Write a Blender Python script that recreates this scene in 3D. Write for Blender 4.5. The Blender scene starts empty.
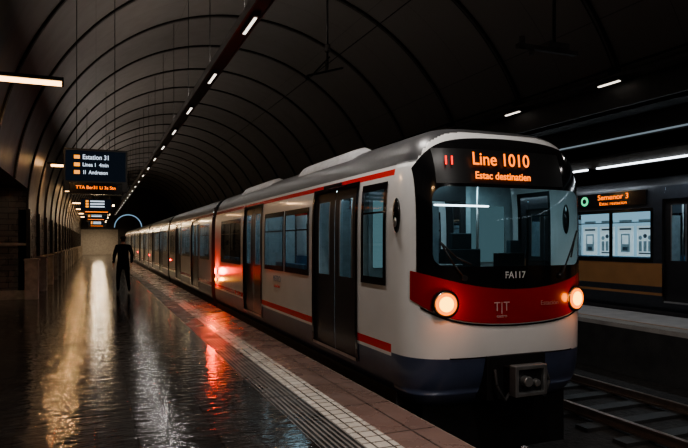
import bpy, bmesh, math, random
from mathutils import Vector, Matrix
random.seed(4)
scene=bpy.context.scene
H_CAM=1.6
# ---------------------------------------------------------------- materials
def nt(name):
    m=bpy.data.materials.new(name); m.use_nodes=True
    n=m.node_tree; n.nodes.clear()
    o=n.nodes.new('ShaderNodeOutputMaterial'); return m,n,o
def mat(name,col,rough=.5,metal=0,var=.15,scale=8,bump=0,bscale=40,coat=0,em=None,es=0,spec=.5):
    m,n,o=nt(name); b=n.nodes.new('ShaderNodeBsdfPrincipled'); n.links.new(b.outputs[0],o.inputs[0])
    tc=n.nodes.new('ShaderNodeTexCoord'); no=n.nodes.new('ShaderNodeTexNoise'); no.inputs['Scale'].default_value=scale
    no.inputs['Detail'].default_value=4
    n.links.new(tc.outputs['Object'],no.inputs['Vector'])
    r=n.nodes.new('ShaderNodeValToRGB'); c=Vector(col)
    r.color_ramp.elements[0].position=.3; r.color_ramp.elements[1].position=.7
    r.color_ramp.elements[0].color=(*(c*(1-var)),1); r.color_ramp.elements[1].color=(*[min(1,x) for x in c*(1+var)],1)
    n.links.new(no.outputs['Fac'],r.inputs[0]); n.links.new(r.outputs[0],b.inputs['Base Color'])
    b.inputs['Roughness'].default_value=rough; b.inputs['Metallic'].default_value=metal
    b.inputs['Specular IOR Level'].default_value=spec
    b.inputs['Coat Weight'].default_value=coat; b.inputs['Coat Roughness'].default_value=.08
    if em: b.inputs['Emission Color'].default_value=(*em,1); b.inputs['Emission Strength'].default_value=es
    if bump:
        n2=n.nodes.new('ShaderNodeTexNoise'); n2.inputs['Scale'].default_value=bscale
        n.links.new(tc.outputs['Object'],n2.inputs['Vector'])
        bu=n.nodes.new('ShaderNodeBump'); bu.inputs['Strength'].default_value=bump; bu.inputs['Distance'].default_value=.02
        n.links.new(n2.outputs['Fac'],bu.inputs['Height']); n.links.new(bu.outputs[0],b.inputs['Normal'])
    return m
def emit(name,col,s):
    m,n,o=nt(name); e=n.nodes.new('ShaderNodeEmission'); e.inputs[0].default_value=(*col,1); e.inputs[1].default_value=s
    n.links.new(e.outputs[0],o.inputs[0]); return m
def glass(name,tint,refl=.04,edge=.7):
    m,n,o=nt(name); t=n.nodes.new('ShaderNodeBsdfTransparent'); t.inputs[0].default_value=(*tint,1)
    g=n.nodes.new('ShaderNodeBsdfGlossy'); g.inputs['Roughness'].default_value=.03; g.inputs[0].default_value=(.9,.95,1,1)
    f=n.nodes.new('ShaderNodeLayerWeight'); f.inputs[0].default_value=.5
    p=n.nodes.new('ShaderNodeMath'); p.operation='POWER'; p.inputs[1].default_value=4
    n.links.new(f.outputs['Facing'],p.inputs[0])
    a=n.nodes.new('ShaderNodeMath'); a.operation='MULTIPLY_ADD'; a.use_clamp=True; a.inputs[1].default_value=edge; a.inputs[2].default_value=refl
    n.links.new(p.outputs[0],a.inputs[0])
    x=n.nodes.new('ShaderNodeMixShader'); n.links.new(a.outputs[0],x.inputs[0]); n.links.new(t.outputs[0],x.inputs[1]); n.links.new(g.outputs[0],x.inputs[2])
    n.links.new(x.outputs[0],o.inputs[0]); return m
def tiles(name,c1,c2,mortar,bw,rh,msize,rough,plane='XY',bump=.3,offset=.5,wet=0,nscale=9,stretch=1,spec=.5,rlo=.6,rhi=1.5):
    m,n,o=nt(name); b=n.nodes.new('ShaderNodeBsdfPrincipled'); n.links.new(b.outputs[0],o.inputs[0])
    b.inputs['Specular IOR Level'].default_value=spec
    tc=n.nodes.new('ShaderNodeTexCoord'); sep=n.nodes.new('ShaderNodeSeparateXYZ'); co=n.nodes.new('ShaderNodeCombineXYZ')
    n.links.new(tc.outputs['Object'],sep.inputs[0])
    n.links.new(sep.outputs[plane[0]],co.inputs[0]); n.links.new(sep.outputs[plane[1]],co.inputs[1])
    br=n.nodes.new('ShaderNodeTexBrick'); br.offset=offset
    br.inputs['Scale'].default_value=1; br.inputs['Brick Width'].default_value=bw; br.inputs['Row Height'].default_value=rh
    br.inputs['Mortar Size'].default_value=msize; br.inputs['Mortar Smooth'].default_value=.2
    br.inputs['Color1'].default_value=(*c1,1); br.inputs['Color2'].default_value=(*c2,1); br.inputs['Mortar'].default_value=(*mortar,1)
    n.links.new(co.outputs[0],br.inputs['Vector']); n.links.new(br.outputs['Color'],b.inputs['Base Color'])
    no=n.nodes.new('ShaderNodeTexNoise'); no.inputs['Scale'].default_value=2.2; no.inputs['Detail'].default_value=6
    n.links.new(tc.outputs['Object'],no.inputs['Vector'])
    mr=n.nodes.new('ShaderNodeMapRange'); mr.inputs[1].default_value=.35; mr.inputs[2].default_value=.65
    mr.inputs[3].default_value=rough*rlo; mr.inputs[4].default_value=min(1,rough*rhi)
    n.links.new(no.outputs['Fac'],mr.inputs[0]); n.links.new(mr.outputs[0],b.inputs['Roughness'])
    n3=n.nodes.new('ShaderNodeTexNoise'); n3.inputs['Scale'].default_value=nscale; n3.inputs['Detail'].default_value=3
    mp=n.nodes.new('ShaderNodeMapping'); mp.inputs['Scale'].default_value=(1,stretch,1)
    n.links.new(tc.outputs['Object'],mp.inputs[0]); n.links.new(mp.outputs[0],n3.inputs['Vector'])
    ad=n.nodes.new('ShaderNodeMath'); ad.operation='MULTIPLY_ADD'; ad.inputs[1].default_value=wet
    n.links.new(n3.outputs['Fac'],ad.inputs[0])
    iv=n.nodes.new('ShaderNodeMath'); iv.operation='SUBTRACT'; iv.inputs[0].default_value=1; n.links.new(br.outputs['Fac'],iv.inputs[1])
    n.links.new(iv.outputs[0],ad.inputs[2])
    bu=n.nodes.new('ShaderNodeBump'); bu.inputs['Strength'].default_value=bump; bu.inputs['Distance'].default_value=.01
    n.links.new(ad.outputs[0],bu.inputs['Height']); n.links.new(bu.outputs[0],b.inputs['Normal'])
    return m

M_floor=tiles('wet_dark_tile',(.018,.017,.017),(.030,.028,.027),(.005,.005,.005),.62,.31,.010,.10,'YX',.55,.5,1.4,5,2.2,.85)
M_tact=tiles('ribbed_tactile',(.19,.175,.165),(.16,.15,.14),(.010,.010,.010),2.0,.048,.014,.35,'YX',.9,0,.2)
M_white=tiles('pale_edge_tile',(.56,.52,.47),(.44,.41,.37),(.08,.07,.06),.14,.135,.009,.25,'YX',.5,0,.3)
M_coping=tiles('coping_red_lit',(.175,.115,.10),(.14,.095,.082),(.04,.028,.024),.9,.62,.01,.28,'YX',.4,0,.4)  # pinkish stone, with the red light on the edge put into its colour
M_brick=tiles('wall_tile_brick',(.10,.092,.085),(.078,.072,.066),(.03,.027,.026),.5,.16,.012,.3,'XZ',.5,.5,.2)
M_brickY=tiles('wall_tile_brick_side',(.12,.11,.10),(.095,.085,.078),(.035,.03,.03),.5,.16,.012,.35,'YZ',.5,.5,.2)
M_vault=tiles('vault_panel',(.150,.138,.128),(.143,.131,.122),(.075,.068,.064),1.575,2.4,.008,.40,'YX',.12,0,.0,rlo=.92,rhi=1.08)
M_soffit=mat('soffit_paint',(.05,.05,.052),.5)
M_farwall=mat('far_wall_haze_tone',(.40,.37,.34),.7)  # pale colour stands in for the hazy glow at the far end
M_rib=mat('rib_dark_metal',(.03,.028,.027),.35,.5)
M_ribedge=mat('rib_edge_metal',(.14,.13,.12),.35,.5)
M_stone=mat('pale_stone',(.23,.20,.17),.45,0,.25,6,.2)
M_ballast=mat('ballast',(.030,.026,.024),.9,0,.5,12,1,25)
M_conc=mat('concrete',(.09,.085,.08),.7,0,.25,5,.3)
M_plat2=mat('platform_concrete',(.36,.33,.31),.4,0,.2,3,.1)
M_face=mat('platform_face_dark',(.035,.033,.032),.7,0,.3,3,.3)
M_rail=mat('rail_steel',(.42,.30,.24),.28,.9)
M_dark=mat('black_metal',(.015,.015,.016),.4,.3)
M_tray=mat('tray_metal',(.10,.10,.10),.35,.6)
M_body=mat('train_grey_white_paint',(.64,.635,.63),.28,0,.05,2,coat=.5)
M_roof=mat('train_roof_grey',(.065,.065,.068),.35,.2,.15,3)
M_pod=mat('roof_pod_grey',(.42,.42,.43),.4)
M_red=mat('train_red_paint',(.60,.015,.012),.25,0,.06,3,coat=.5)
M_redf=mat('nose_red_paint',(.27,.005,.005),.25,0,.06,3,coat=.4)
M_blue=mat('skirt_navy',(.045,.058,.105),.35,0,.15,4,coat=.3)
M_mask=mat('gloss_black_mask',(.006,.006,.007),.12,0,.1,4,coat=.6)
M_door=mat('door_charcoal',(.032,.031,.034),.3,.2,.1,4,coat=.3)
M_rubber=mat('bellows_rubber',(.012,.012,.013),.7)
M_seat=mat('seat_fabric_blue',(.05,.12,.20),.8)
M_seatc=mat('cab_seat_fabric',(.02,.035,.045),.8)
M_int=mat('interior_panel',(.36,.42,.44),.5)
M_intd=mat('interior_floor',(.06,.06,.07),.6)
M_steel=mat('brushed_steel',(.45,.45,.45),.3,.9)
M_orange=mat('train_orange_paint',(.38,.19,.08),.35,0,.08,3)
M_navy2=mat('train_dark_paint',(.03,.035,.045),.35)
M_glass=glass('tinted_glass',(.62,.70,.72),.05)
M_glassf=glass('windscreen_glass',(.70,.78,.80),.03,.5)
M_glasslit=glass('clear_glass',(.85,.9,.93),.01,.3)
E_lamp=emit('warm_tube',(1,.56,.24),6)
E_cool=emit('cool_tube',(.85,.93,1),5)
E_spot=emit('white_spot',(1,.90,.78),2.4)
E_int=emit('car_ceiling_light',(.65,.88,1),9)
E_amber=emit('amber_led',(1,.20,.015),2.4)
E_redled=emit('red_led',(1,.03,.015),2.4)
E_head=emit('headlamp_core',(1,.52,.07),5)
E_head2=emit('headlamp_halo',(1,.20,.005),2.6)  # dimmer orange disc stands in for the halo around the core
E_redlamp=emit('marker_red',(1,.02,.01),24)
E_amblamp=emit('added_amber_emit',(1,.35,.04),14)
E_white=emit('screen_white',(.75,.85,1),1.1)
E_orange=emit('screen_orange',(1,.35,.05),1.6)
E_screen=emit('screen_glow',(.006,.009,.014),1)
E_green=emit('logo_green',(.1,.8,.35),1.2)
E_poster=emit('lit_board',(.42,.72,.90),.6)
E_faintstrip=emit('faint_strip',(.6,.75,.85),.3)
M_ink=mat('poster_ink',(.10,.20,.27),.6)
M_ink2=mat('poster_ink_lit',(.30,.45,.52),.6,em=(.3,.5,.6),es=.15)  # ink glows slightly, interior brightness put into the print
E_far=emit('far_lamp',(1,.72,.42),10)
E_arch=emit('far_arch_light',(.45,.75,1),.5)

# ---------------------------------------------------------------- builder
class MB:
    def __init__(s): s.v=[];s.f=[];s.m=[];s.s=[];s.mats=[]
    def mi(s,m):
        if m not in s.mats: s.mats.append(m)
        return s.mats.index(m)
    def face(s,pts,m,sm=False):
        b=len(s.v); s.v+= [tuple(p) for p in pts]; s.f.append(tuple(range(b,b+len(pts)))); s.m.append(s.mi(m)); s.s.append(sm)
    def box(s,x0,x1,y0,y1,z0,z1,m):
        b=len(s.v); s.v+=[(x,y,z) for z in (z0,z1) for (x,y) in ((x0,y0),(x1,y0),(x1,y1),(x0,y1))]
        for q in ((0,3,2,1),(4,5,6,7),(0,1,5,4),(1,2,6,5),(2,3,7,6),(3,0,4,7)):
            s.f.append(tuple(b+i for i in q)); s.m.append(s.mi(m)); s.s.append(False)
    def grid(s,rows,m,sm=True,skip=None):
        b=len(s.v); n=len(rows[0])
        for r in rows: s.v+=[tuple(p) for p in r]
        for i in range(len(rows)-1):
            for j in range(n-1):
                q=(b+i*n+j,b+i*n+j+1,b+(i+1)*n+j+1,b+(i+1)*n+j)
                mm=m
                if skip or callable(m):
                    c=sum((Vector(s.v[k]) for k in q),Vector())/4
                    if skip and skip(c): continue
                    if callable(m): mm=m(c)
                s.f.append(q); s.m.append(s.mi(mm)); s.s.append(sm)
    def cyl(s,p0,p1,r,m,n=12,r2=None,sm=True):
        p0=Vector(p0);p1=Vector(p1); r2=r if r2 is None else r2
        d=(p1-p0).normalized(); a=d.orthogonal().normalized(); c=d.cross(a)
        b=len(s.v)
        for p,rr in ((p0,r),(p1,r2)):
            for i in range(n):
                t=2*math.pi*i/n; s.v.append(tuple(p+rr*(math.cos(t)*a+math.sin(t)*c)))
        for i in range(n):
            j=(i+1)%n; s.f.append((b+i,b+j,b+n+j,b+n+i)); s.m.append(s.mi(m)); s.s.append(sm)
        s.f.append(tuple(b+i for i in reversed(range(n)))); s.m.append(s.mi(m)); s.s.append(False)
        s.f.append(tuple(b+n+i for i in range(n))); s.m.append(s.mi(m)); s.s.append(False)
    def tube(s,pts,r,m,n=8):
        for a,b in zip(pts[:-1],pts[1:]): s.cyl(a,b,r,m,n)
    def ell(s,c,rad,m,nu=20,nv=12):
        rows=[]
        for i in range(nv+1):
            ph=math.pi*i/nv
            rows.append([(c[0]+rad[0]*math.sin(ph)*math.cos(2*math.pi*j/nu),c[1]+rad[1]*math.sin(ph)*math.sin(2*math.pi*j/nu),c[2]+rad[2]*math.cos(ph)) for j in range(nu+1)])
        s.grid(rows,m)
    def obj(s,name,parent=None,bevel=0):
        me=bpy.data.meshes.new(name); me.from_pydata(s.v,[],s.f)
        for m in s.mats: me.materials.append(m)
        me.polygons.foreach_set('material_index',s.m); me.polygons.foreach_set('use_smooth',s.s)
        me.update(); o=bpy.data.objects.new(name,me); scene.collection.objects.link(o)
        if parent: o.parent=parent
        if bevel:
            b=o.modifiers.new('bevel','BEVEL'); b.width=bevel; b.segments=2; b.limit_method='ANGLE'
        return o
def empty(name,loc=(0,0,0)):
    e=bpy.data.objects.new(name,None); scene.collection.objects.link(e); e.location=loc; e.empty_display_size=.2; return e
def text(name,s,loc,size,m,parent,rot=(math.pi/2,0,0),align='CENTER',bold=0,sx=1):
    c=bpy.data.curves.new(name,'FONT'); c.body=s; c.size=size; c.align_x=align; c.align_y='CENTER'; c.extrude=.001; c.offset=bold
    c.materials.append(m); o=bpy.data.objects.new(name,c); scene.collection.objects.link(o); o.location=loc; o.rotation_euler=rot; o.scale=(sx,1,1)
    if parent: o.parent=parent
    return o
def area(name,loc,sx,sy,p,col,rot=(0,0,0),parent=None,spread=math.pi):
    l=bpy.data.lights.new(name,'AREA'); l.shape='RECTANGLE'; l.size=sx; l.size_y=sy; l.energy=p; l.color=col; l.spread=spread
    o=bpy.data.objects.new(name,l); scene.collection.objects.link(o); o.location=loc; o.rotation_euler=rot
    if parent: o.parent=parent
    return o
def point(name,loc,p,col,r=.05,parent=None):
    l=bpy.data.lights.new(name,'POINT'); l.energy=p; l.color=col; l.shadow_soft_size=r
    o=bpy.data.objects.new(name,l); scene.collection.objects.link(o); o.location=loc
    if parent: o.parent=parent
    return o

Y0,Y1=-9,82
# ---------------------------------------------------------------- platform floor
m=MB(); m.box(-6,1.61,Y0,Y1,-1.0,0,M_floor); m.obj('floor')
m=MB(); m.box(1.61,1.95,Y0+.01,Y1-.01,-1.0,0.0,M_tact)
m.box(1.95,2.22,Y0+.01,Y1-.01,-1.0,0,M_white); m.box(2.22,2.72,Y0+.01,Y1-.01,-1.0,0,M_coping)
m.box(2.70,2.735,Y0+.01,Y1-.01,-.10,-.004,M_stone)
m.obj('platform_edge')
m=MB(); m.box(2.74,9.5,Y0,Y1,-1.12,-.98,M_ballast); m.obj('track_bed')
def track(cx,name):
    e=empty(name); m=MB()
    for sx in (-.72,.72):
        x=cx+sx
        m.box(x-.06,x+.06,Y0,Y1,-.93,-.905,M_rail); m.box(x-.012,x+.012,Y0,Y1,-.905,-.83,M_rail); m.box(x-.035,x+.035,Y0,Y1,-.83,-.80,M_rail)
    m.obj('rails',e); m=MB(); y=Y0+.3
    while y<40: m.box(cx-1.15,cx+1.15,y,y+.22,-.98,-.93,M_face); y+=.65
    m.obj('sleepers',e)
track(3.92,'railway_track'); track(7.3,'railway_track')
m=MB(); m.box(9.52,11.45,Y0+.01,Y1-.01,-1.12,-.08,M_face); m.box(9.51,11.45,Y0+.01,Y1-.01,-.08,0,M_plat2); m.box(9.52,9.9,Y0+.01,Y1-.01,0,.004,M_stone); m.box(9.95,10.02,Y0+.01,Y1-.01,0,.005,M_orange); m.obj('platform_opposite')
m=MB(); m.box(11.46,15.5,Y0,Y1,-1.12,-.98,M_ballast); m.obj('track_bed_opposite')

# ---------------------------------------------------------------- vault
CX,CZ,R=4.5,2.5,6.3
def arc(a,r=R): return (CX-r*math.cos(a),CZ+r*math.sin(a))
aR=math.pi-math.asin((4.95-CZ)/R)
def vault(y0,y1,a0,mb):
    N=60; rows=[]
    for k in range(N+1):
        a=a0+(aR-a0)*k/N; x,z=arc(a); rows.append([(x,y0,z),(x,y1,z)])
    mb.grid(rows,M_vault)
m=MB(); YA=18.95
vault(YA,Y1,0,m); vault(Y0,YA,math.asin(.6/R),m)
ceil=m.obj('ceiling')
m=MB(); m.box(-2.0,-1.8,YA,Y1,0,2.5,M_brickY); m.obj('wall_left')
m=MB(); m.box(-6,-1.8,YA,YA+.2,0,3.1,M_brick); m.box(-6,-1.8,YA-.04,YA,0,.25,M_stone); m.box(-6,-1.78,YA-.03,YA,1.5,1.58,M_stone); m.obj('wall_alcove_end')
m=MB(); m.box(-6.2,-6,Y0,YA,0,3.1,M_brickY); m.obj('wall_alcove_side')
m=MB(); m.box(-6.2,arc(math.asin(.6/R))[0],Y0,YA,3.1,3.3,M_soffit); m.obj('ceiling_alcove')
e=empty('added_alcove_lamp'); m=MB(); m.box(-3.4,-2.4,16.0,16.12,3.02,3.1,M_dark); m.box(-3.35,-2.45,16.02,16.10,3.0,3.02,E_lamp); m.obj('lamp_body',e)  # unseen lamp, added to light the alcove brick
area('lamp_glow',(-2.9,16.06,2.98),.9,.08,14,(1,.76,.52),parent=e)
xr,zr=arc(aR)
m=MB(); m.box(xr-.1,xr+.3,Y0,Y1,4.45,4.98,M_soffit); m.box(xr,15.5,Y0,Y1,4.45,4.6,M_soffit); m.obj('ceiling_soffit')
m=MB(); m.box(15.5,15.7,Y0,Y1,-1,4.6,M_brickY); m.obj('wall_right')
m=MB(); m.box(-7,16,Y1,Y1+.2,-1,9.2,M_soffit); m.box(-1.75,2.6,Y1-.05,Y1,0,3.2,M_farwall); m.obj('wall_far')
m=MB(); m.box(-7,16,Y0-.2,Y0,-1,9.2,M_soffit); m.obj('wall_near')
# ribs
m=MB(); ribs=[-3.1+3.15*i for i in range(27)]
def rib(y,a0,r0,r1,hw,mt):
    N=64; rows=[]
    for k in range(N+1):
        a=a0+(aR-a0)*k/N; p0=arc(a,r0); p1=arc(a,r1)
        rows.append([(p0[0],y-hw,p0[1]),(p1[0],y-hw,p1[1]),(p1[0],y+hw,p1[1]),(p0[0],y+hw,p0[1])])
    m.grid(rows,mt,False)
for y in ribs:
    a0=0 if y>YA-.2 else math.asin(.6/R)
    rib(y,a0,R+.01,R-.045,.075,M_rib)
    rib(y,a0,R-.04,R-.055,.022,M_ribedge)
    if y>YA-.2:
        m.box(-1.8,-1.70,y-.1,y+.1,1.1,2.52,M_rib); m.box(-1.83,-1.5,y-.22,y+.22,0,1.12,M_stone); m.box(-1.85,-1.47,y-.25,y+.25,1.08,1.14,M_stone)
m.obj('vault_ribs',ceil)
# ---------------------------------------------------------------- light rail
e=empty('overhead_lighting_rail'); m=MB()
RX,RZ=2.2,5.0
m.box(RX-.11,RX+.11,Y0+.1,Y1-.1,RZ,RZ+.05,M_dark); m.box(RX-.125,RX-.10,Y0+.1,Y1-.1,RZ-.01,RZ+.14,M_tray); m.box(RX+.10,RX+.125,Y0+.1,Y1-.1,RZ-.01,RZ+.14,M_tray)
m.cyl((RX-.05,Y0+.1,RZ+.09),(RX-.05,Y1-.1,RZ+.09),.03,M_dark); m.cyl((RX+.05,Y0+.1,RZ+.09),(RX+.05,Y1-.1,RZ+.09),.025,M_rubber)
ztop=CZ+math.sqrt(R*R-(RX-CX)**2)
for y in ribs: m.cyl((RX,y,RZ+.05),(RX,y,ztop-.1),.008,M_dark,6)
m.obj('cable_tray',e,)
m=MB(); ys=[9.15+3.25*k for k in range(-5,22)]
for y in ys:
    m.box(RX-.05,RX+.05,y-.45,y+.45,RZ-.055,RZ,M_dark); m.box(RX-.022,RX+.022,y-.38,y+.38,RZ-.062,RZ-.054,E_spot)
m.obj('spot_fixtures',e)
for i,y in enumerate(ys[:14]):
    area('rail_light_%d'%i,(RX,y,RZ-.066),.044,.76,86 if y<7 else (16 if y<14 else 9),(1,.94,.88),parent=e)  # unseen near lamps added and set stronger to light the train front
for i in range(5):
    area('added_vault_fill_%d'%i,(RX,0+14*i,RZ+.16),.15,12,130,(1,.89,.79),(math.pi,0,0),parent=e)  # added upward fill to brighten the vault, not a rail fixture
# right conduit
e=empty('wall_conduit'); m=MB()
KX=9.95; KZ=4.95
m.cyl((KX,Y0+.1,KZ+.1),(KX,Y1-.1,KZ+.1),.05,M_conc,10); m.cyl((KX-.1,Y0+.1,KZ+.22),(KX-.1,Y1-.1,KZ+.22),.025,M_dark,8)
for k in range(-4,14):
    y=9.5+3.15*k; m.box(KX-.08,KX+.14,y-.3,y+.3,KZ-.03,KZ+.02,M_dark); m.box(KX-.04,KX+.01,y-.28,y+.28,KZ-.05,KZ-.03,E_spot)
    m.box(KX,KX+.3,y-.03,y+.03,KZ,KZ+.3,M_dark)
m.obj('conduit_pipes',e)
for k in range(-3,6): area('conduit_light_%d'%k,(KX-.015,9.5+3.15*k,KZ-.06),.04,.5,4,(1,.95,.9),(0,math.radians(35),0),parent=e,spread=math.radians(80))
# opposite side strip lamps
e=empty('ceiling_strip_light'); m=MB()
m.box(11.25,11.6,Y0+.2,45,3.42,3.6,M_conc); m.box(11.2,11.62,Y0+.2,45,3.60,3.66,M_dark)
y=-6
while y<44:
    m.box(11.20,11.25,y,y+2.6,3.36,3.395,E_cool); m.box(11.25,11.4,y,y+2.6,3.34,3.42,M_dark)
    m.cyl((11.5,y+1.3,3.66),(11.5,y+1.3,4.449),.02,M_dark,8); y+=2.9
m.box(11.15,11.2,Y0+.2,45,3.99,4.02,E_faintstrip)
m.box(11.2,11.4,Y0+.2,45,3.95,4.449,M_soffit)
m.obj('strip_lamps',e)
for k in range(5): area('strip_light_%d'%k,(11.15,2+k*3.2,3.32),.05,2.2,16,(.8,.9,1),parent=e)
# catenary supports
def caten(x,y,z0,name):
    e=empty(name); m=MB(); zt=CZ+math.sqrt(R*R-(x-CX)**2)
    m.cyl((x,y,z0+.25),(x,y,zt),.022,M_dark); m.cyl((x,y,z0+.6),(x,y,z0+.75),.06,M_conc)
    m.cyl((x-.45,y,z0+.05),(x+.35,y,z0+.3),.022,M_dark); m.cyl((x-.45,y,z0+.05),(x-.45,y,z0-.03),.03,M_dark)
    m.cyl((x+.05,y,z0+.5),(x-.3,y,z0+.12),.015,M_dark); m.cyl((x-.02,y,z0+.2),(x-.02,y,z0+.4),.035,M_conc)
    m.cyl((x-.45,Y0+.1,z0-.03),(x-.45,45,z0-.03),.008,M_dark,6)
    m.obj('support_arm',e)
caten(4.5,11.8,5.0,'catenary_support'); 
e=empty('catenary_support'); m=MB(); z0=4.95
m.box(6.7,8.0,8.35,8.45,z0,z0+.07,M_conc); m.cyl((7.5,8.4,z0),(7.5,8.4,CZ+math.sqrt(R*R-9)),.03,M_dark); m.cyl((6.8,8.4,z0),(6.8,8.4,z0+.2),.05,M_conc)
m.box(7.3,7.75,8.3,8.5,z0+.07,z0+.16,M_conc); m.cyl((7.0,8.4,z0-.1),(7.0,8.4,z0),.04,M_conc)
m.obj('support_arm',e)
# ---------------------------------------------------------------- wall lamps left
for i,(y,x1) in enumerate([(10.9,-.52),(22.6,-.86),(33.5,-.9),(44,-.9),(52,-.9),(60,-.9),(68,-.9),(-.5,-.5)]):
    e=empty('wall_lamp'); m=MB(); z=4.2; xw=CX-math.sqrt(R*R-(z-CZ)**2)
    L=x1-1.05 if y<15 else x1-.55
    m.box(xw,x1+.03,y-.05,y+.05,z+.04,z+.10,M_dark); m.cyl((max(L,xw),y,z),(x1,y,z),.04,E_lamp,12); m.cyl((x1,y,z),(x1+.03,y,z),.05,M_dark)
    m.cyl((xw,y,z+.07),(xw-.08,y,z+.07),.12,M_dark)
    m.obj('lamp_body',e)
    area('lamp_glow',((L+x1)/2,y,z-.045),.9,.05,40,(1,.58,.27),parent=e)
# far end lamps
e=empty('platform_ceiling_lamps'); m=MB()
for k,y in enumerate([36,42,48,54,60,66,72,78]):
    for x in (-.2,.7):
        m.box(x-.25,x+.25,y-.1,y+.1,3.6,3.68,E_far); m.cyl((x,y,3.68),(x,y,CZ+math.sqrt(R*R-(x-CX)**2)),.015,M_dark,6)
    area('far_light_%d'%k,(.25,y,3.55),1,.2,55 if y<60 else 160,(1,.78,.52),parent=e)
for k in range(12):
    a=math.pi*k/12; b=math.pi*(k+1)/12
    m.cyl((2.9-1.25*math.cos(a),62,3.0+1.25*math.sin(a)),(2.9-1.25*math.cos(b),62,3.0+1.25*math.sin(b)),.05,E_arch,6)
m.cyl((2.9,62,4.25),(2.9,62,8.5),.03,M_dark,6)
m.obj('lamp_panels',e)

# ---------------------------------------------------------------- trains
class Prof:
    def __init__(s,cx,W,zc,Ht,at,Hb,ab): s.cx=cx;s.W=W;s.zc=zc;s.Ht=Ht;s.at=at;s.Hb=Hb;s.ab=ab
    def hw(s,z):
        d=z-s.zc; h,a=(s.Ht,s.at) if d>=0 else (s.Hb,s.ab)
        return s.W*max(0,1-min(1,abs(d)/h)**a)**(1/a)
    def rho(s,x,z):
        d=z-s.zc; h,a=(s.Ht,s.at) if d>=0 else (s.Hb,s.ab)
        return min(1,((abs(x)/s.W)**a+(abs(d)/h)**a)**(1/a))
def lin(a,b,n): return [a+(b-a)*i/n for i in range(n+1)]
def side(mb,P,y0,y1,z0,z1,off,mt,sides=(-1,1),skip=None,ny=1):
    n=max(1,int((z1-z0)/.09)); 
    for sg in sides:
        rows=[[(P.cx+sg*(P.hw(z)+off),y,z) for y in lin(y0,y1,ny)] for z in lin(z0,z1,n)]
        mb.grid(rows,mt)
def wedge_edges(mb,P,y0,y1,z0,z1,o0,o1,mt,sides=(-1,1)):
    for sg in sides:
        n=10
        for y in (y0,y1):
            mb.grid([[(P.cx+sg*(P.hw(z)+o),y,z) for o in (o0,o1)] for z in lin(z0,z1,n)],mt,False)
        for z in (z0,z1):
            mb.face([(P.cx+sg*(P.hw(z)+o0),y0,z),(P.cx+sg*(P.hw(z)+o1),y0,z),(P.cx+sg*(P.hw(z)+o1),y1,z),(P.cx+sg*(P.hw(z)+o0),y1,z)],mt)
def bands(mb,P,y0,y1,z0,z1,bd,sides=(-1,1)):
    for a,b,mt in bd:
        lo=max(a,z0); hi=min(b,z1)
        if hi-lo>1e-4: side(mb,P,y0,y1,lo,hi,0,mt,sides)
ZB=-.12
def car(mb,P,y0,y1,segs,bd,ztop,wz,dz,glassm,doorm,sides=(-1,1)):
    segs=sorted(segs); y=y0
    for a,b,t in segs:
        bands(mb,P,y,a,ZB+.0,ztop,bd)
        if t=='w' or t=='t':
            w0,w1=(wz if t=='w' else (wz[0]+.02,wz[1]+.14))
            bands(mb,P,a,b,ZB,w0,bd); bands(mb,P,a,b,w1,ztop,bd)
            f=.05
            side(mb,P,a-.02,b+.02,w0-.03,w0+f,.008,M_mask); side(mb,P,a-.02,b+.02,w1-f,w1+.03,.008,M_mask)
            side(mb,P,a-.02,a+f,w0+f,w1-f,.008,M_mask); side(mb,P,b-f,b+.02,w0+f,w1-f,.008,M_mask)
            if t=='w' and b-a>1.4:
                c=(a+b)/2; side(mb,P,c-.03,c+.03,w0+f,w1-f,.008,M_mask)
            side(mb,P,a+f,b-f,w0+f,w1-f,.0,glassm)
            side(mb,P,a+f,b-f,w1-.30,w1-.28,.009,M_mask)
        else:
            d0,d1=dz
            bands(mb,P,a,b,ZB,d0,bd); bands(mb,P,a,b,d1,ztop,bd)
            side(mb,P,a-.04,a+.02,d0-.04,d1+.05,.012,M_mask); side(mb,P,b-.02,b+.04,d0-.04,d1+.05,.012,M_mask); side(mb,P,a,b,d1,d1+.05,.012,M_mask)
            side(mb,P,a,b,d0-.04,d0,.02,M_steel)
            c=(a+b)/2
            for l0,l1 in ((a,c-.008),(c+.008,b)):
                g0=l0+.17; g1=l1-.17; h0=wz[0]+.02; h1=wz[1]+.06
                o=-.02
                side(mb,P,l0,l1,d0,h0,o,doorm); side(mb,P,l0,l1,h1,d1,o,doorm)
                side(mb,P,l0,g0,h0,h1,o,doorm); side(mb,P,g1,l1,h0,h1,o,doorm)
                side(mb,P,g0,g1,h0,h1,o-.012,glassm)
                for g in (g0,g1): side(mb,P,g-.015,g+.015,h0,h1,o+.006,M_steel)
            side(mb,P,c-.012,c+.012,d0,d1,-.03,M_rubber)
            wedge_edges(mb,P,a,b,d0,d1,-.03,.012,M_mask)
        y=b
    bands(mb,P,y,y1,ZB,ztop,bd)
    w=P.hw(ztop); n=24
    xs=[w*math.sin(math.pi/2*t) for t in lin(-1,1,n)]
    rows=[[(P.cx+x,yy,P.zc+P.Ht*max(0,1-(abs(x)/P.W)**P.at)**(1/P.at)) for yy in (y0,y1)] for x in xs]
    mb.grid(rows,M_roof)
    mb.box(P.cx-P.W+.06,P.cx+P.W-.06,y0,y1,ZB+.02,.22,M_intd)
    for yy in (y0,y1):
        if yy==y0 and y0>5 and y0<6: continue
        zz=lin(ZB,P.zc+P.Ht,24)
        mb.grid([[(P.cx-P.hw(z),yy,z),(P.cx+P.hw(z),yy,z)] for z in zz],M_navy2,False)
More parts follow.
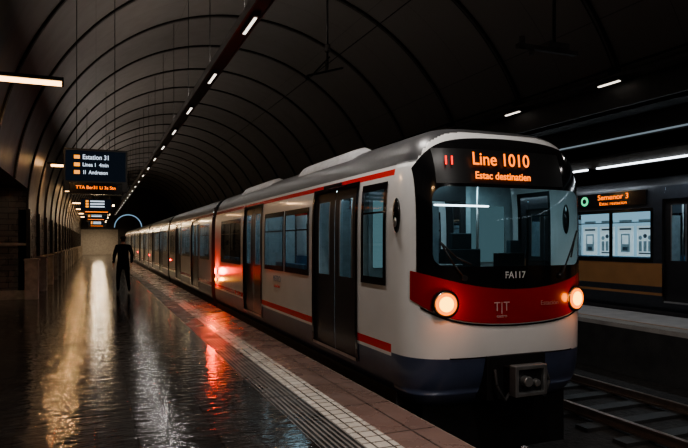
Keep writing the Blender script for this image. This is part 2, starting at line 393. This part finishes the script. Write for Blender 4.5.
def interior(mb,P,y0,y1,doors):
    zc=P.zc+P.Ht*.88
    mb.box(P.cx-.55,P.cx+.55,y0+.05,y1-.05,zc-.02,zc,M_int)
    for s in (-.35,.35): mb.box(P.cx+s-.05,P.cx+s+.05,y0+.2,y1-.2,zc-.05,zc-.021,E_int)
    y=y0+.3
    while y<y1-.7:
        if not any(a-.5<y<b+.1 for a,b in doors):
            for sg in (-1,1):
                xa=P.cx+sg*(P.W-.12); xb=P.cx+sg*(P.W-.55)
                mb.box(min(xa,xb),max(xa,xb),y,y+.46,.6,.70,M_seat); mb.box(min(xa,xa-sg*.08),max(xa,xa-sg*.08),y,y+.46,.7,1.25,M_seat)
        y+=.52
    for a,b in doors:
        for yy in (a-.05,b+.05):
            for sg in (-.5,.5): mb.cyl((P.cx+sg,yy,.22),(P.cx+sg,yy,zc-.02),.017,M_steel,8)
        for yy in (a-.12,b+.12):
            for sg in (-1,1):
                xa=P.cx+sg*(P.W-.1); xb=P.cx+sg*.5
                mb.box(min(xa,xb),max(xa,xb),yy-.01,yy+.01,.5,2.2,M_int)
def bogie(mb,P,y):
    for dy in (-.75,.75):
        for sg in (-.72,.72):
            mb.cyl((P.cx+sg-.05,y+dy,-.80+.36),(P.cx+sg+.05,y+dy,-.80+.36),.36,M_dark,24)
        mb.cyl((P.cx-.8,y+dy,-.44),(P.cx+.8,y+dy,-.44),.07,M_dark)
    for sg in (-.85,.85): mb.box(P.cx+sg-.06,P.cx+sg+.06,y-1.1,y+1.1,-.5,-.32,M_dark)
    mb.box(P.cx-.8,P.cx+.8,y-.2,y+.2,-.45,ZB+.02,M_dark)

P=Prof(3.92,1.1,1.3,1.5,4.6,1.42,8)
train=empty('subway_train')
BD=[(ZB,.42,M_blue),(.42,.455,M_body),(.455,.545,M_red),(.545,2.295,M_body),(2.295,2.36,M_red),(2.36,2.40,M_body)]
ZT=2.40; WZ=(1.15,2.07); DZ=(.24,2.26)
YF=4.90; L=.65; YS=YF+L
m=MB()
segs=[(5.68,6.28,'t'),(6.44,7.94,'d'),(8.15,9.3,'w'),(9.4,10.55,'w'),(10.8,12.25,'d'),(12.55,14.65,'w')]
car(m,P,YS,15.5,segs,BD,ZT,WZ,DZ,M_glass,M_door)
m.obj('lead_car_body',train)
m=MB(); interior(m,P,6.4,15.45,[(6.44,7.94),(10.8,12.25)]); m.obj('lead_car_interior',train)
y=16.0; ci=0
while y<60:
    m=MB(); s=[(y+a,y+b,t) for a,b,t in [(.35,1.9,'w'),(2.2,3.65,'d'),(3.95,5.95,'w'),(6.25,7.7,'d'),(8.0,9.55,'w')]]
    car(m,P,y,y+9.9,s,BD,ZT,WZ,DZ,M_glass,M_door)
    m.obj('car_body_%d'%ci,train)
    m=MB(); interior(m,P,y,y+9.9,[(y+2.2,y+3.65),(y+6.25,y+7.7)]); m.obj('car_interior_%d'%ci,train)
    y+=10.4; ci+=1
m=MB(); y=15.5
for k in range(5):
    for j in range(6):
        yy=y+j*.084; o=.0 if j%2 else .05
        m.box(P.cx-1.0-o,P.cx+1.0+o,yy,yy+.08,.0-o,2.45+o,M_rubber)
    y+=10.4
m.obj('gangway_bellows',train)
m=MB()
bogie(m,P,7.0); bogie(m,P,13.5)
for k in range(4): bogie(m,P,18+10.4*k); bogie(m,P,24+10.4*k)
m.box(P.cx-.9,P.cx+.9,8.3,12.0,-.55,ZB+.02,M_dark)
m.obj('bogies',train)
m=MB()
def pod(x0,x1,y0,y1,h):
    rows=[]; 
    for t in lin(0,1,20):
        yy=y0+(y1-y0)*t; k=min(1,math.sin(math.pi*t)*3)**.6 if 0<t<1 else 0
        r=[]
        for u in lin(0,1,10):
            x=x0+(x1-x0)*u; zs=P.zc+P.Ht*(1-(abs(x-P.cx)/P.W)**P.at)**(1/P.at)
            r.append((x,yy,zs-.02+(h+.02)*k*min(1,math.sin(math.pi*u)*2.2) if 0<u<1 else zs-.02))
        rows.append(r)
    m.grid(rows,M_pod)
pod(3.02,3.36,7.0,9.4,.08); pod(4.48,4.82,7.0,9.4,.08)
m.box(3.5,4.3,7.2,9.0,2.75,2.86,M_roof); m.box(3.5,4.3,11,13,2.75,2.86,M_roof); pod(3.02,3.36,11,13.5,.07)
m.obj('roof_equipment',train)
# ---- nose
def S(x,z):
    r=P.rho(x,z); return YF+L*(1-max(0,1-r**3)**(1/3))
m=MB()
HX,HZ0,HZ1=.90,1.36,2.14
ZBL=.46
a1=math.asin(1.1/1.5)
zrr=sorted(set([ZB,ZBL]+lin(ZB,.1,10)+lin(.1,2.4,46)+[P.zc+P.Ht*math.sin(a1+(math.pi/2-a1)*t) for t in lin(0,1,26)]))
rows=[]
for z in zrr:
    w=P.hw(z); rows.append([(P.cx+w*math.sin(math.pi/2*t),S(w*math.sin(math.pi/2*t),z),z) for t in lin(-1,1,72)])
def nm(c):
    if c.z<ZBL: return M_blue
    if c.z>2.40 and c.y>5.22: return M_roof
    return M_body
m.grid(rows,nm,True,lambda c: abs(c.x-P.cx)<HX+.02 and HZ0-.02<c.z<HZ1+.02 and c.y<5.4)
m.obj('nose_shell',train)
def npt(x,z,off):
    e=.004; y=S(x,z); dx=(S(x+e,z)-S(x-e,z))/(2*e); dz=(S(x,z+e)-S(x,z-e))/(2*e)
    n=Vector((dx,-1,dz)); n.normalize()
    return (P.cx+x+n.x*off,y+n.y*off,z+n.z*off)
def fp(mb,x0,x1,zb,zt,off,mt,nx=40,nz=14):
    zb_=zb if callable(zb) else (lambda x:zb); zt_=zt if callable(zt) else (lambda x:zt)
    xs=lin(x0,x1,nx); rows=[[npt(x,zb_(x)+(zt_(x)-zb_(x))*t,off) for x in xs] for t in lin(0,1,nz)]
    mb.grid(rows,mt)
def ztopf(x): return 2.66-.10*x*x-.20*abs(x)**8
def zmid(x): return 1.13+.17*x*x
def zred(x): return .79+.10*x*x+.10*abs(x)**6
m=MB(); XM=1.015
fp(m,-XM,XM,HZ1,ztopf,.010,M_mask); fp(m,-XM,XM,zmid,HZ0,.010,M_mask)
fp(m,-XM,-HX,HZ0,HZ1,.010,M_mask,8); fp(m,HX,XM,HZ0,HZ1,.010,M_mask,8)
rc=.12
for sg in (-1,1):
    for top in (0,1):
        zc_=HZ1 if top else HZ0; s2=-1 if top else 1
        def edge(x,sg=sg,zc_=zc_,s2=s2):
            u=(abs(x)-(HX-rc))/rc; u=max(0,min(1,u)); return zc_+s2*rc*(1-math.sqrt(1-u*u))
        a,b=(HX-rc,HX) if sg>0 else (-HX,-HX+rc)
        if top: fp(m,a,b,edge,zc_,.010,M_mask,12,3)
        else: fp(m,a,b,zc_,edge,.010,M_mask,12,3)
m.obj('front_mask',train)
m=MB(); fp(m,-HX,HX,HZ0,HZ1,.002,M_glassf,30,14); m.obj('windscreen',train)
m=MB(); XR=1.05
fp(m,-XR,XR,zred,zmid,.012,M_redf,50,12)
fp(m,-.99,.99,lambda x:zred(x)-.03,lambda x:zred(x)-.012,.011,M_mask,40,1)
fp(m,-.75,.75,ZBL,ZBL+.012,.012,M_mask,40,1)
m.obj('red_band',train)
m=MB(); fp(m,-.86,.62,2.17,2.52,.016,M_dark,30,6); m.obj('destination_panel',train)
text('destination_text','Line 1010',(P.cx-.17,S(-.1,2.43)-.06,2.415),.18,E_amber,train,(math.radians(84),0,0),bold=.002,sx=.98)
text('destination_subtext','Estac destinatien',(P.cx-.17,S(-.1,2.26)-.05,2.25),.10,E_amber,train,(math.radians(86),0,0),bold=.002)
text('route_text','11',(P.cx-.76,S(-.76,2.38)-.07,2.39),.12,E_redled,train,(math.radians(84),0,math.radians(-14)),bold=.003)
text('car_number','FA117',(P.cx-.06,S(0,1.28)-.03,1.27),.095,mat('decal_grey',(.5,.5,.5),.5),train,bold=.001)
text('logo_decal','T|T',(P.cx-.22,S(-.2,.95)-.03,.96),.13,mat('decal_dim',(.50,.30,.28),.5),train)
text('logo_decal_small','metro',(P.cx-.22,S(-.2,.95)-.03,.87),.05,mat('decal_dim2',(.45,.3,.28),.5),train)
text('maker_decal','Estación',(P.cx+.38,S(.4,.95)-.03,.98),.07,mat('decal_dim3',(.40,.2,.18),.5),train)
m=MB()
def orient(x,z):
    p=Vector(npt(x,z,0)); q=Vector(npt(x,z,.05)); return p,(q-p).normalized()
hl=[]
for x in (-.80,.80):
    p,n=orient(x,1.0); n=(n+Vector((0,-1.2,0))).normalized(); hl.append((p,n))
    m.cyl(p-n*.02,p+n*.035,.135,M_mask,32); m.cyl(p+n*.035,p+n*.042,.122,M_steel,32,.115)
    m.cyl(p+n*.04,p+n*.05,.108,E_head2,32); m.cyl(p+n*.05,p+n*.056,.074,E_head,24)
m.obj('headlamps',train)
for i,(p,n) in enumerate(hl): point('headlamp_light_%d'%i,p+n*.16,2.4,(1,.25,.03),.05,train)
m=MB()
def wip(pts):
    q=[Vector(npt(x,z,.03)) for x,z in pts]; m.tube(q,.009,M_rubber,6)
wip([(-.62,1.25),(-.72,1.38),(-.80,1.52),(-.84,1.60)]); wip([(-.84,1.60),(-.70,1.45),(-.55,1.38)])
wip([(.55,1.25),(.62,1.38),(.72,1.55),(.78,1.66)]); wip([(.70,1.44),(.78,1.66),(.82,1.72)])
for x in (-.62,.55):
    a=Vector(npt(x,1.25,0)); b=Vector(npt(x,1.25,.04)); m.cyl(a,b,.03,M_dark)
m.obj('wipers',train)
m=MB()
for sg in (-1,1): m.ell((P.cx+sg*(P.hw(1.87)+.005),5.42,1.87),(.035,.06,.18),M_mask); m.ell((P.cx+sg*(P.hw(1.87)+.035),5.40,1.80),(.01,.03,.05),M_steel,12,8)
m.obj('side_camera',train)
m=MB()
ys=YF
m.box(P.cx-.36,P.cx+.36,ys+.02,ys+.3,.03,.47,M_dark)
m.box(P.cx-.17,P.cx+.17,ys-.16,ys+.05,.13,.37,M_dark)
m.box(P.cx-.19,P.cx-.15,ys-.20,ys-.1,.12,.38,M_steel); m.box(P.cx+.15,P.cx+.19,ys-.20,ys-.1,.12,.38,M_steel)
m.box(P.cx-.19,P.cx+.19,ys-.20,ys-.1,.36,.40,M_steel); m.box(P.cx-.19,P.cx+.19,ys-.20,ys-.1,.10,.14,M_steel)
m.cyl((P.cx-.06,ys-.24,.25),(P.cx-.06,ys-.1,.25),.05,M_steel,16); m.cyl((P.cx+.08,ys-.2,.22),(P.cx+.08,ys-.1,.22),.035,M_steel,12,.05)
m.tube([(P.cx+.3,ys-.02,.35),(P.cx+.32,ys-.08,.2),(P.cx+.24,ys-.1,.05),(P.cx+.14,ys-.05,.12)],.018,M_rubber)
m.tube([(P.cx-.3,ys-.02,.35),(P.cx-.32,ys-.08,.2),(P.cx-.24,ys-.1,.05),(P.cx-.14,ys-.05,.12)],.018,M_rubber)
m.obj('coupler',train,.008)
m=MB(); m.box(P.cx-.9,P.cx+.9,YF+.35,YF+.45,-.6,ZB+.1,M_dark); m.box(P.cx-.95,P.cx+.95,5.4,5.9,-.4,ZB+.05,M_dark); m.obj('front_valance',train)
# cab interior
m=MB()
m.grid([[(P.cx-P.hw(z)+.02,6.36,z),(P.cx-.35,6.36,z)] for z in lin(.22,2.6,12)],M_int,False)
m.grid([[(P.cx+.35,6.36,z),(P.cx+P.hw(z)-.02,6.36,z)] for z in lin(.22,2.6,12)],M_int,False)
m.box(P.cx-.35,P.cx+.35,6.34,6.38,.22,1.3,M_door); m.box(P.cx-.35,P.cx+.35,6.34,6.38,2.1,2.6,M_door)
m.box(P.cx-.35,P.cx-.27,6.34,6.38,1.3,2.1,M_door); m.box(P.cx+.27,P.cx+.35,6.34,6.38,1.3,2.1,M_door)
m.box(P.cx-.9,P.cx+.9,5.25,5.6,.22,1.30,M_door); m.box(P.cx-.9,P.cx-.45,5.2,5.5,1.30,1.37,M_dark); m.box(P.cx+.1,P.cx+.45,5.35,5.45,1.3,1.48,M_dark)
m.box(P.cx-.26,P.cx+.22,5.85,5.97,.8,1.52,M_seatc); m.box(P.cx-.15,P.cx+.11,5.87,5.95,1.52,1.70,M_seatc); m.box(P.cx-.25,P.cx+.25,5.6,5.95,.72,.82,M_seatc); m.cyl((P.cx,5.8,.22),(P.cx,5.8,.75),.05,M_dark)
m.box(P.cx+.68,P.cx+.85,5.9,5.98,.9,1.62,M_seatc); 
m.box(P.cx-.95,P.cx-.45,6.3,6.35,1.30,2.08,emit('cab_teal_fill',(.22,.38,.42),.6)); m.box(P.cx+.42,P.cx+.9,6.3,6.35,1.35,2.05,emit('cab_teal_fill_dim',(.20,.34,.38),.38))  # glowing panels added to lighten the teal behind the windscreen
m.box(P.cx-.3,P.cx+.45,6.0,6.04,2.02,2.04,E_cool)  # glowing bar stands in for a tube reflected in the windscreen
for xx in (-.45,.42): m.cyl((P.cx+xx,6.2,.3),(P.cx+xx,6.2,2.4),.02,M_steel,8)
m.obj('cab_interior',train,.01)
area('cab_light',(P.cx,5.9,2.35),.8,.3,9,(.6,.9,1),parent=train)
m=MB(); mx=P.cx-P.hw(.87)
m.cyl((mx+.01,15.2,.87),(mx-.03,15.2,.87),.09,M_mask,20); m.ell((mx-.03,15.2,.87),(.03,.08,.08),E_redlamp)
m.cyl((mx+.01,15.2,.66),(mx-.03,15.2,.66),.05,M_mask,20); m.ell((mx-.03,15.2,.66),(.02,.04,.04),E_amblamp)  # amber lamp added to bring orange into the floor reflection
for k in range(3): m.ell((mx-.02,25.4+10.4*k,.87),(.02,.03,.03),E_redlamp,12,8)
m.box(mx-.012,mx+.01,6.9,7.5,2.30,2.34,M_mask)
m.obj('marker_lamps',train)
point('marker_glow',(mx-.14,15.2,.87),34,(1,.04,.015),.09,train)
point('added_amber_glow',(mx-.12,15.2,.66),6,(1,.35,.04),.05,train)  # added glow for the orange part of the floor reflection
text('side_decal','METRO',(P.cx-P.hw(.95)-.012,9.75,.98),.14,M_ink,train,(math.pi/2,0,-math.pi/2))
text('side_decal_small','ciudad linea',(P.cx-P.hw(.85)-.012,9.75,.86),.08,M_red,train,(math.pi/2,0,-math.pi/2))

# ---- second train
P2=Prof(12.75,1.15,1.3,1.8,8,1.42,8)
t2=empty('subway_train')
BD2=[(ZB,.40,M_navy2),(.40,.46,M_orange),(.46,.60,M_navy2),(.60,1.12,M_orange),(1.12,2.85,M_navy2)]
yy=-4.0
for k in range(3):
    m=MB(); s=[(yy+a,yy+b,t) for a,b,t in [(.3,1.39,'w'),(1.75,3.15,'d'),(3.45,4.62,'w'),(4.63,5.8,'w'),(6.3,7.7,'d'),(8.0,9.39,'w')]]
    car(m,P2,yy,yy+9.9,s,BD2,2.85,(1.17,2.35),(.30,2.5),M_glasslit,M_door)
    interior(m,P2,yy,yy+9.9,[(a,b) for a,b,t in s if t=='d'])
    m.obj('car_body_%d'%k,t2); yy+=10.4
m=MB()
bx=11.80
M_paper=mat('poster_paper_lit',(.7,.78,.8),.6,em=(.62,.82,.90),es=.5)  # paper emits, standing in for light inside the car
m.box(bx,bx+.04,9.85,12.2,1.22,2.33,E_poster)  # glowing board in place of a lit interior wall
for i,y in enumerate((9.98,10.54,11.10,11.66)):
    m.box(bx-.01,bx,y,y+.46,1.27,1.98,M_paper)
    m.box(bx-.016,bx-.01,y+.06,y+.40,1.89,1.93,M_ink)
    yc=y+.23
    if i%2:
        m.box(bx-.016,bx-.01,yc-.13,yc+.13,1.36,1.80,M_ink2); m.box(bx-.02,bx-.015,yc-.09,yc+.09,1.55,1.76,M_paper)
        m.box(bx-.022,bx-.015,yc-.07,yc+.07,1.40,1.48,M_ink)
    else:
        for j in (-1,0,1):
            m.cyl((bx-.016,yc+.13*j,1.70+.04*(j==0)),(bx-.010,yc+.13*j,1.70+.04*(j==0)),.05,M_ink2 if j else M_ink,14)
            m.box(bx-.016,bx-.01,yc+.13*j-.04,yc+.13*j+.04,1.38,1.62,M_ink2)
        m.box(bx-.018,bx-.01,yc-.17,yc+.17,1.32,1.35,M_ink)
    m.box(bx-.012,bx,y+.05,y+.41,2.08,2.13,M_ink2)
m.obj('window_posters',t2)
m=MB(); sx_=P2.cx-P2.hw(2.65)
m.box(sx_-.04,sx_+.1,10.0,12.1,2.46,2.80,M_mask)
m.cyl((sx_-.05,11.85,2.63),(sx_-.04,11.85,2.63),.12,E_green,20); m.cyl((sx_-.056,11.85,2.63),(sx_-.05,11.85,2.63),.06,M_mask,16)
m.obj('side_sign_box',t2)
text('side_sign_text','Semenor 3',(sx_-.045,10.95,2.69),.18,E_amber,t2,(math.pi/2,0,-math.pi/2),bold=.001,sx=1.2)
text('side_sign_subtext','Estac restacion',(sx_-.045,10.95,2.54),.12,E_amber,t2,(math.pi/2,0,-math.pi/2),sx=1.15)
text('door_sign_text','110',(sx_-.045,8.85,2.62),.14,E_redled,t2,(math.pi/2,0,-math.pi/2))
m=MB()
for yy in (-1,3,9,13,19,23): bogie(m,P2,yy)
m.obj('bogies',t2)
area('train_interior_light',(12.4,11,2.6),.4,2,8,(.7,.9,1),parent=t2)
m=MB()
for sx in (-.72,.72): m.box(12.75+sx-.035,12.75+sx+.035,Y0,45,-.98,-.80,M_rail)
m.obj('railway_track_opposite')

# ---------------------------------------------------------------- hanging displays
def display(x,y,z,w,h,name,rich):
    e=empty(name); m=MB(); d=.16; fr=.035
    m.box(x-w/2,x+w/2,y,y+d,z-h/2,z+h/2,M_dark)
    m.box(x-w/2+fr,x+w/2-fr,y-.006,y,z-h*.26,z+h/2-fr,E_screen)
    m.box(x-w/2+.1,x+w/2-.1,y-.02,y+d,z-h/2-.06,z-h*.30,M_mask)
    for s in (-.3,.3): m.cyl((x+s*w,y+d/2,z+h/2),(x+s*w,y+d/2,CZ+math.sqrt(R*R-(x+s*w-CX)**2)),.007,M_dark,6)
    yf=y-.012
    for k in range(3):
        zz=z+h*(.30-.18*k)
        m.box(x-w*.34,x-w*.25,yf,yf+.004,zz-.035,zz+.035,E_orange)
    if not rich:
        for k in range(3):
            zz=z+h*(.30-.18*k); m.box(x-w*.2,x+w*.25,yf,yf+.004,zz-.025,zz+.025,E_white)
        m.box(x-w*.35,x+w*.35,y-.026,y-.02,z-h*.44,z-h*.40,E_amber)
    m.obj('display_case',e,.006)
    if rich:
        for k,s in enumerate(['Estation 31','Linea 1  4min','1l  Andreson']):
            text('row_text_%d'%k,s,(x-w*.21,yf,z+h*(.30-.18*k)),.125 if k==0 else .10,E_white,e,align='LEFT',bold=.002,sx=.85)
        text('ticker_text','TTA Ber31 Li 3s Stn',(x,y-.026,z-h*.42),.085,E_amber,e,bold=.001)
display(-.0,12.4,2.97,1.13,.80,'information_display',True)
display(.02,24.2,2.95,1.1,.55,'information_display',False)
display(.0,33.5,2.95,1.1,.45,'information_display',False)
display(.05,45,2.9,1.1,.45,'information_display',False)

# ---------------------------------------------------------------- person
def skin(verts,edges,name,sub=2):
    me=bpy.data.meshes.new(name); me.from_pydata([v[0] for v in verts],edges,[]); o=bpy.data.objects.new(name,me); scene.collection.objects.link(o)
    sk=o.modifiers.new('s','SKIN'); 
    for i,v in enumerate(verts):
        r=v[1]; me.skin_vertices[0].data[i].radius=(r if isinstance(r,tuple) else (r,r))
    me.skin_vertices[0].data[0].use_root=True
    ss=o.modifiers.new('ss','SUBSURF'); ss.levels=sub; ss.render_levels=sub
    dg=bpy.context.evaluated_depsgraph_get(); dg.update()
    nm=bpy.data.meshes.new_from_object(o.evaluated_get(dg)); bpy.data.objects.remove(o); return nm
M_coat=mat('coat_cloth',(.007,.007,.008),.9,0,.2,20,.2,spec=.1); M_trs=mat('trouser_cloth',(.008,.008,.010),.9,spec=.1); M_skin=mat('skin',(.35,.2,.14),.5); M_hair=mat('hair',(.02,.013,.01),.6,0,.3,60,.5,80); M_shoe=mat('shoe_leather',(.012,.01,.01),.4)
pers=empty('person',(.80,20.3,0)); pers.rotation_euler=(0,0,math.radians(8))
V=[((0,0,.98),(.155,.12)),((0,0,1.12),(.14,.11)),((0,.01,1.30),(.17,.125)),((0,.0,1.44),(.15,.10)),((0,0,1.53),.058),((0,.012,1.60),.06),((0,.02,1.69),(.082,.10)),((0,.015,1.775),(.06,.07)),
 ((-.185,0,1.46),.075),((-.27,-.05,1.20),.058),((-.29,.02,.97),.042),((-.29,.05,.90),.035),
 ((.185,0,1.46),.075),((.27,-.02,1.20),.058),((.275,.10,.98),.042),((.27,.13,.91),.035),
 ((-.10,.01,.90),.11),((-.13,.12,.50),.072),((-.14,.10,.10),.046),((-.14,.15,.05),.042),((-.145,.27,.035),.03),
 ((.10,-.01,.90),.11),((.13,-.02,.50),.072),((.14,-.24,.12),.046),((.14,-.20,.06),.042),((.145,-.08,.035),.03)]
E=[(0,1),(1,2),(2,3),(3,4),(4,5),(5,6),(6,7),(3,8),(8,9),(9,10),(10,11),(3,12),(12,13),(13,14),(14,15),(0,16),(16,17),(17,18),(18,19),(19,20),(0,21),(21,22),(22,23),(23,24),(24,25)]
me=skin(V,E,'person_body')
for mm in (M_coat,M_trs,M_skin,M_hair,M_shoe): me.materials.append(mm)
for p in me.polygons:
    c=p.center; p.use_smooth=True
    if c.z<.10: i=4
    elif c.z<.86 and abs(c.x)<.22: i=1
    elif c.z>1.70 or (c.z>1.6 and c.y<.03): i=3
    elif c.z>1.535: i=2
    elif c.z<.94 and abs(c.x)>.22: i=2
    else: i=0
    p.material_index=i
o=bpy.data.objects.new('body',me); scene.collection.objects.link(o); o.parent=pers
for sg,hx,hy,hz in ((-1,-.29,.055,.89),(1,.27,.135,.90)):
    HV=[((hx,hy,hz),(.018,.034)),((hx,hy+.01,hz-.06),(.016,.038))]; HE=[(0,1)]
    for k,(dy,ln) in enumerate(((.03,.075),(.01,.085),(-.01,.08),(-.03,.06))):
        b=len(HV); HV+=[((hx,hy+dy+.01,hz-.08),.0095),((hx-sg*.008,hy+dy+.015,hz-.08-ln*.55),.0085),((hx-sg*.025,hy+dy+.018,hz-.08-ln),.007)]; HE+=[(1,b),(b,b+1),(b+1,b+2)]
    b=len(HV); HV+=[((hx-sg*.01,hy+.04,hz-.03),.011),((hx-sg*.02,hy+.06,hz-.075),.009)]; HE+=[(0,b),(b,b+1)]
    hm=skin(HV,HE,'hand'); hm.materials.append(M_skin)
    for p in hm.polygons: p.use_smooth=True
    o=bpy.data.objects.new('hand_left' if sg<0 else 'hand_right',hm); scene.collection.objects.link(o); o.parent=pers
m=MB()
m.ell((0,.115,1.675),(.014,.022,.025),M_skin,10,8)
for s in (-1,1):
    m.ell((s*.03,.105,1.70),(.013,.01,.009),M_coat,10,6); m.ell((s*.078,.015,1.68),(.012,.022,.032),M_skin,10,8)
m.ell((0,.103,1.635),(.024,.008,.006),M_red,10,6)
m.ell((0,.0,1.735),(.09,.105,.085),M_hair,20,12)
m.obj('head_features',pers)
m=MB(); rows=[]
for z,a,b in ((1.30,.175,.13),(1.15,.165,.125),(1.0,.18,.145),(.86,.195,.165),(.74,.205,.18)):
    rows.append([(a*math.cos(2*math.pi*j/28),b*math.sin(2*math.pi*j/28)+.01,z) for j in range(29)])
m.grid(rows,M_coat); m.obj('coat_skirt',pers)

# ---------------------------------------------------------------- world & camera
w=bpy.data.worlds.new('world'); scene.world=w; w.use_nodes=True
w.node_tree.nodes['Background'].inputs[0].default_value=(.05,.055,.06,1); w.node_tree.nodes['Background'].inputs[1].default_value=.2
cd=bpy.data.cameras.new('camera'); cam=bpy.data.objects.new('camera',cd); scene.collection.objects.link(cam)
cam.location=(0,0,H_CAM); cam.rotation_euler=(math.pi/2,0,-math.atan(248/600)); cd.sensor_width=36; cd.lens=600*36/688; cd.shift_y=18/688; cd.clip_end=300
scene.camera=cam
try: scene.view_settings.look='AgX - Medium High Contrast'
except Exception as ex: print(ex)
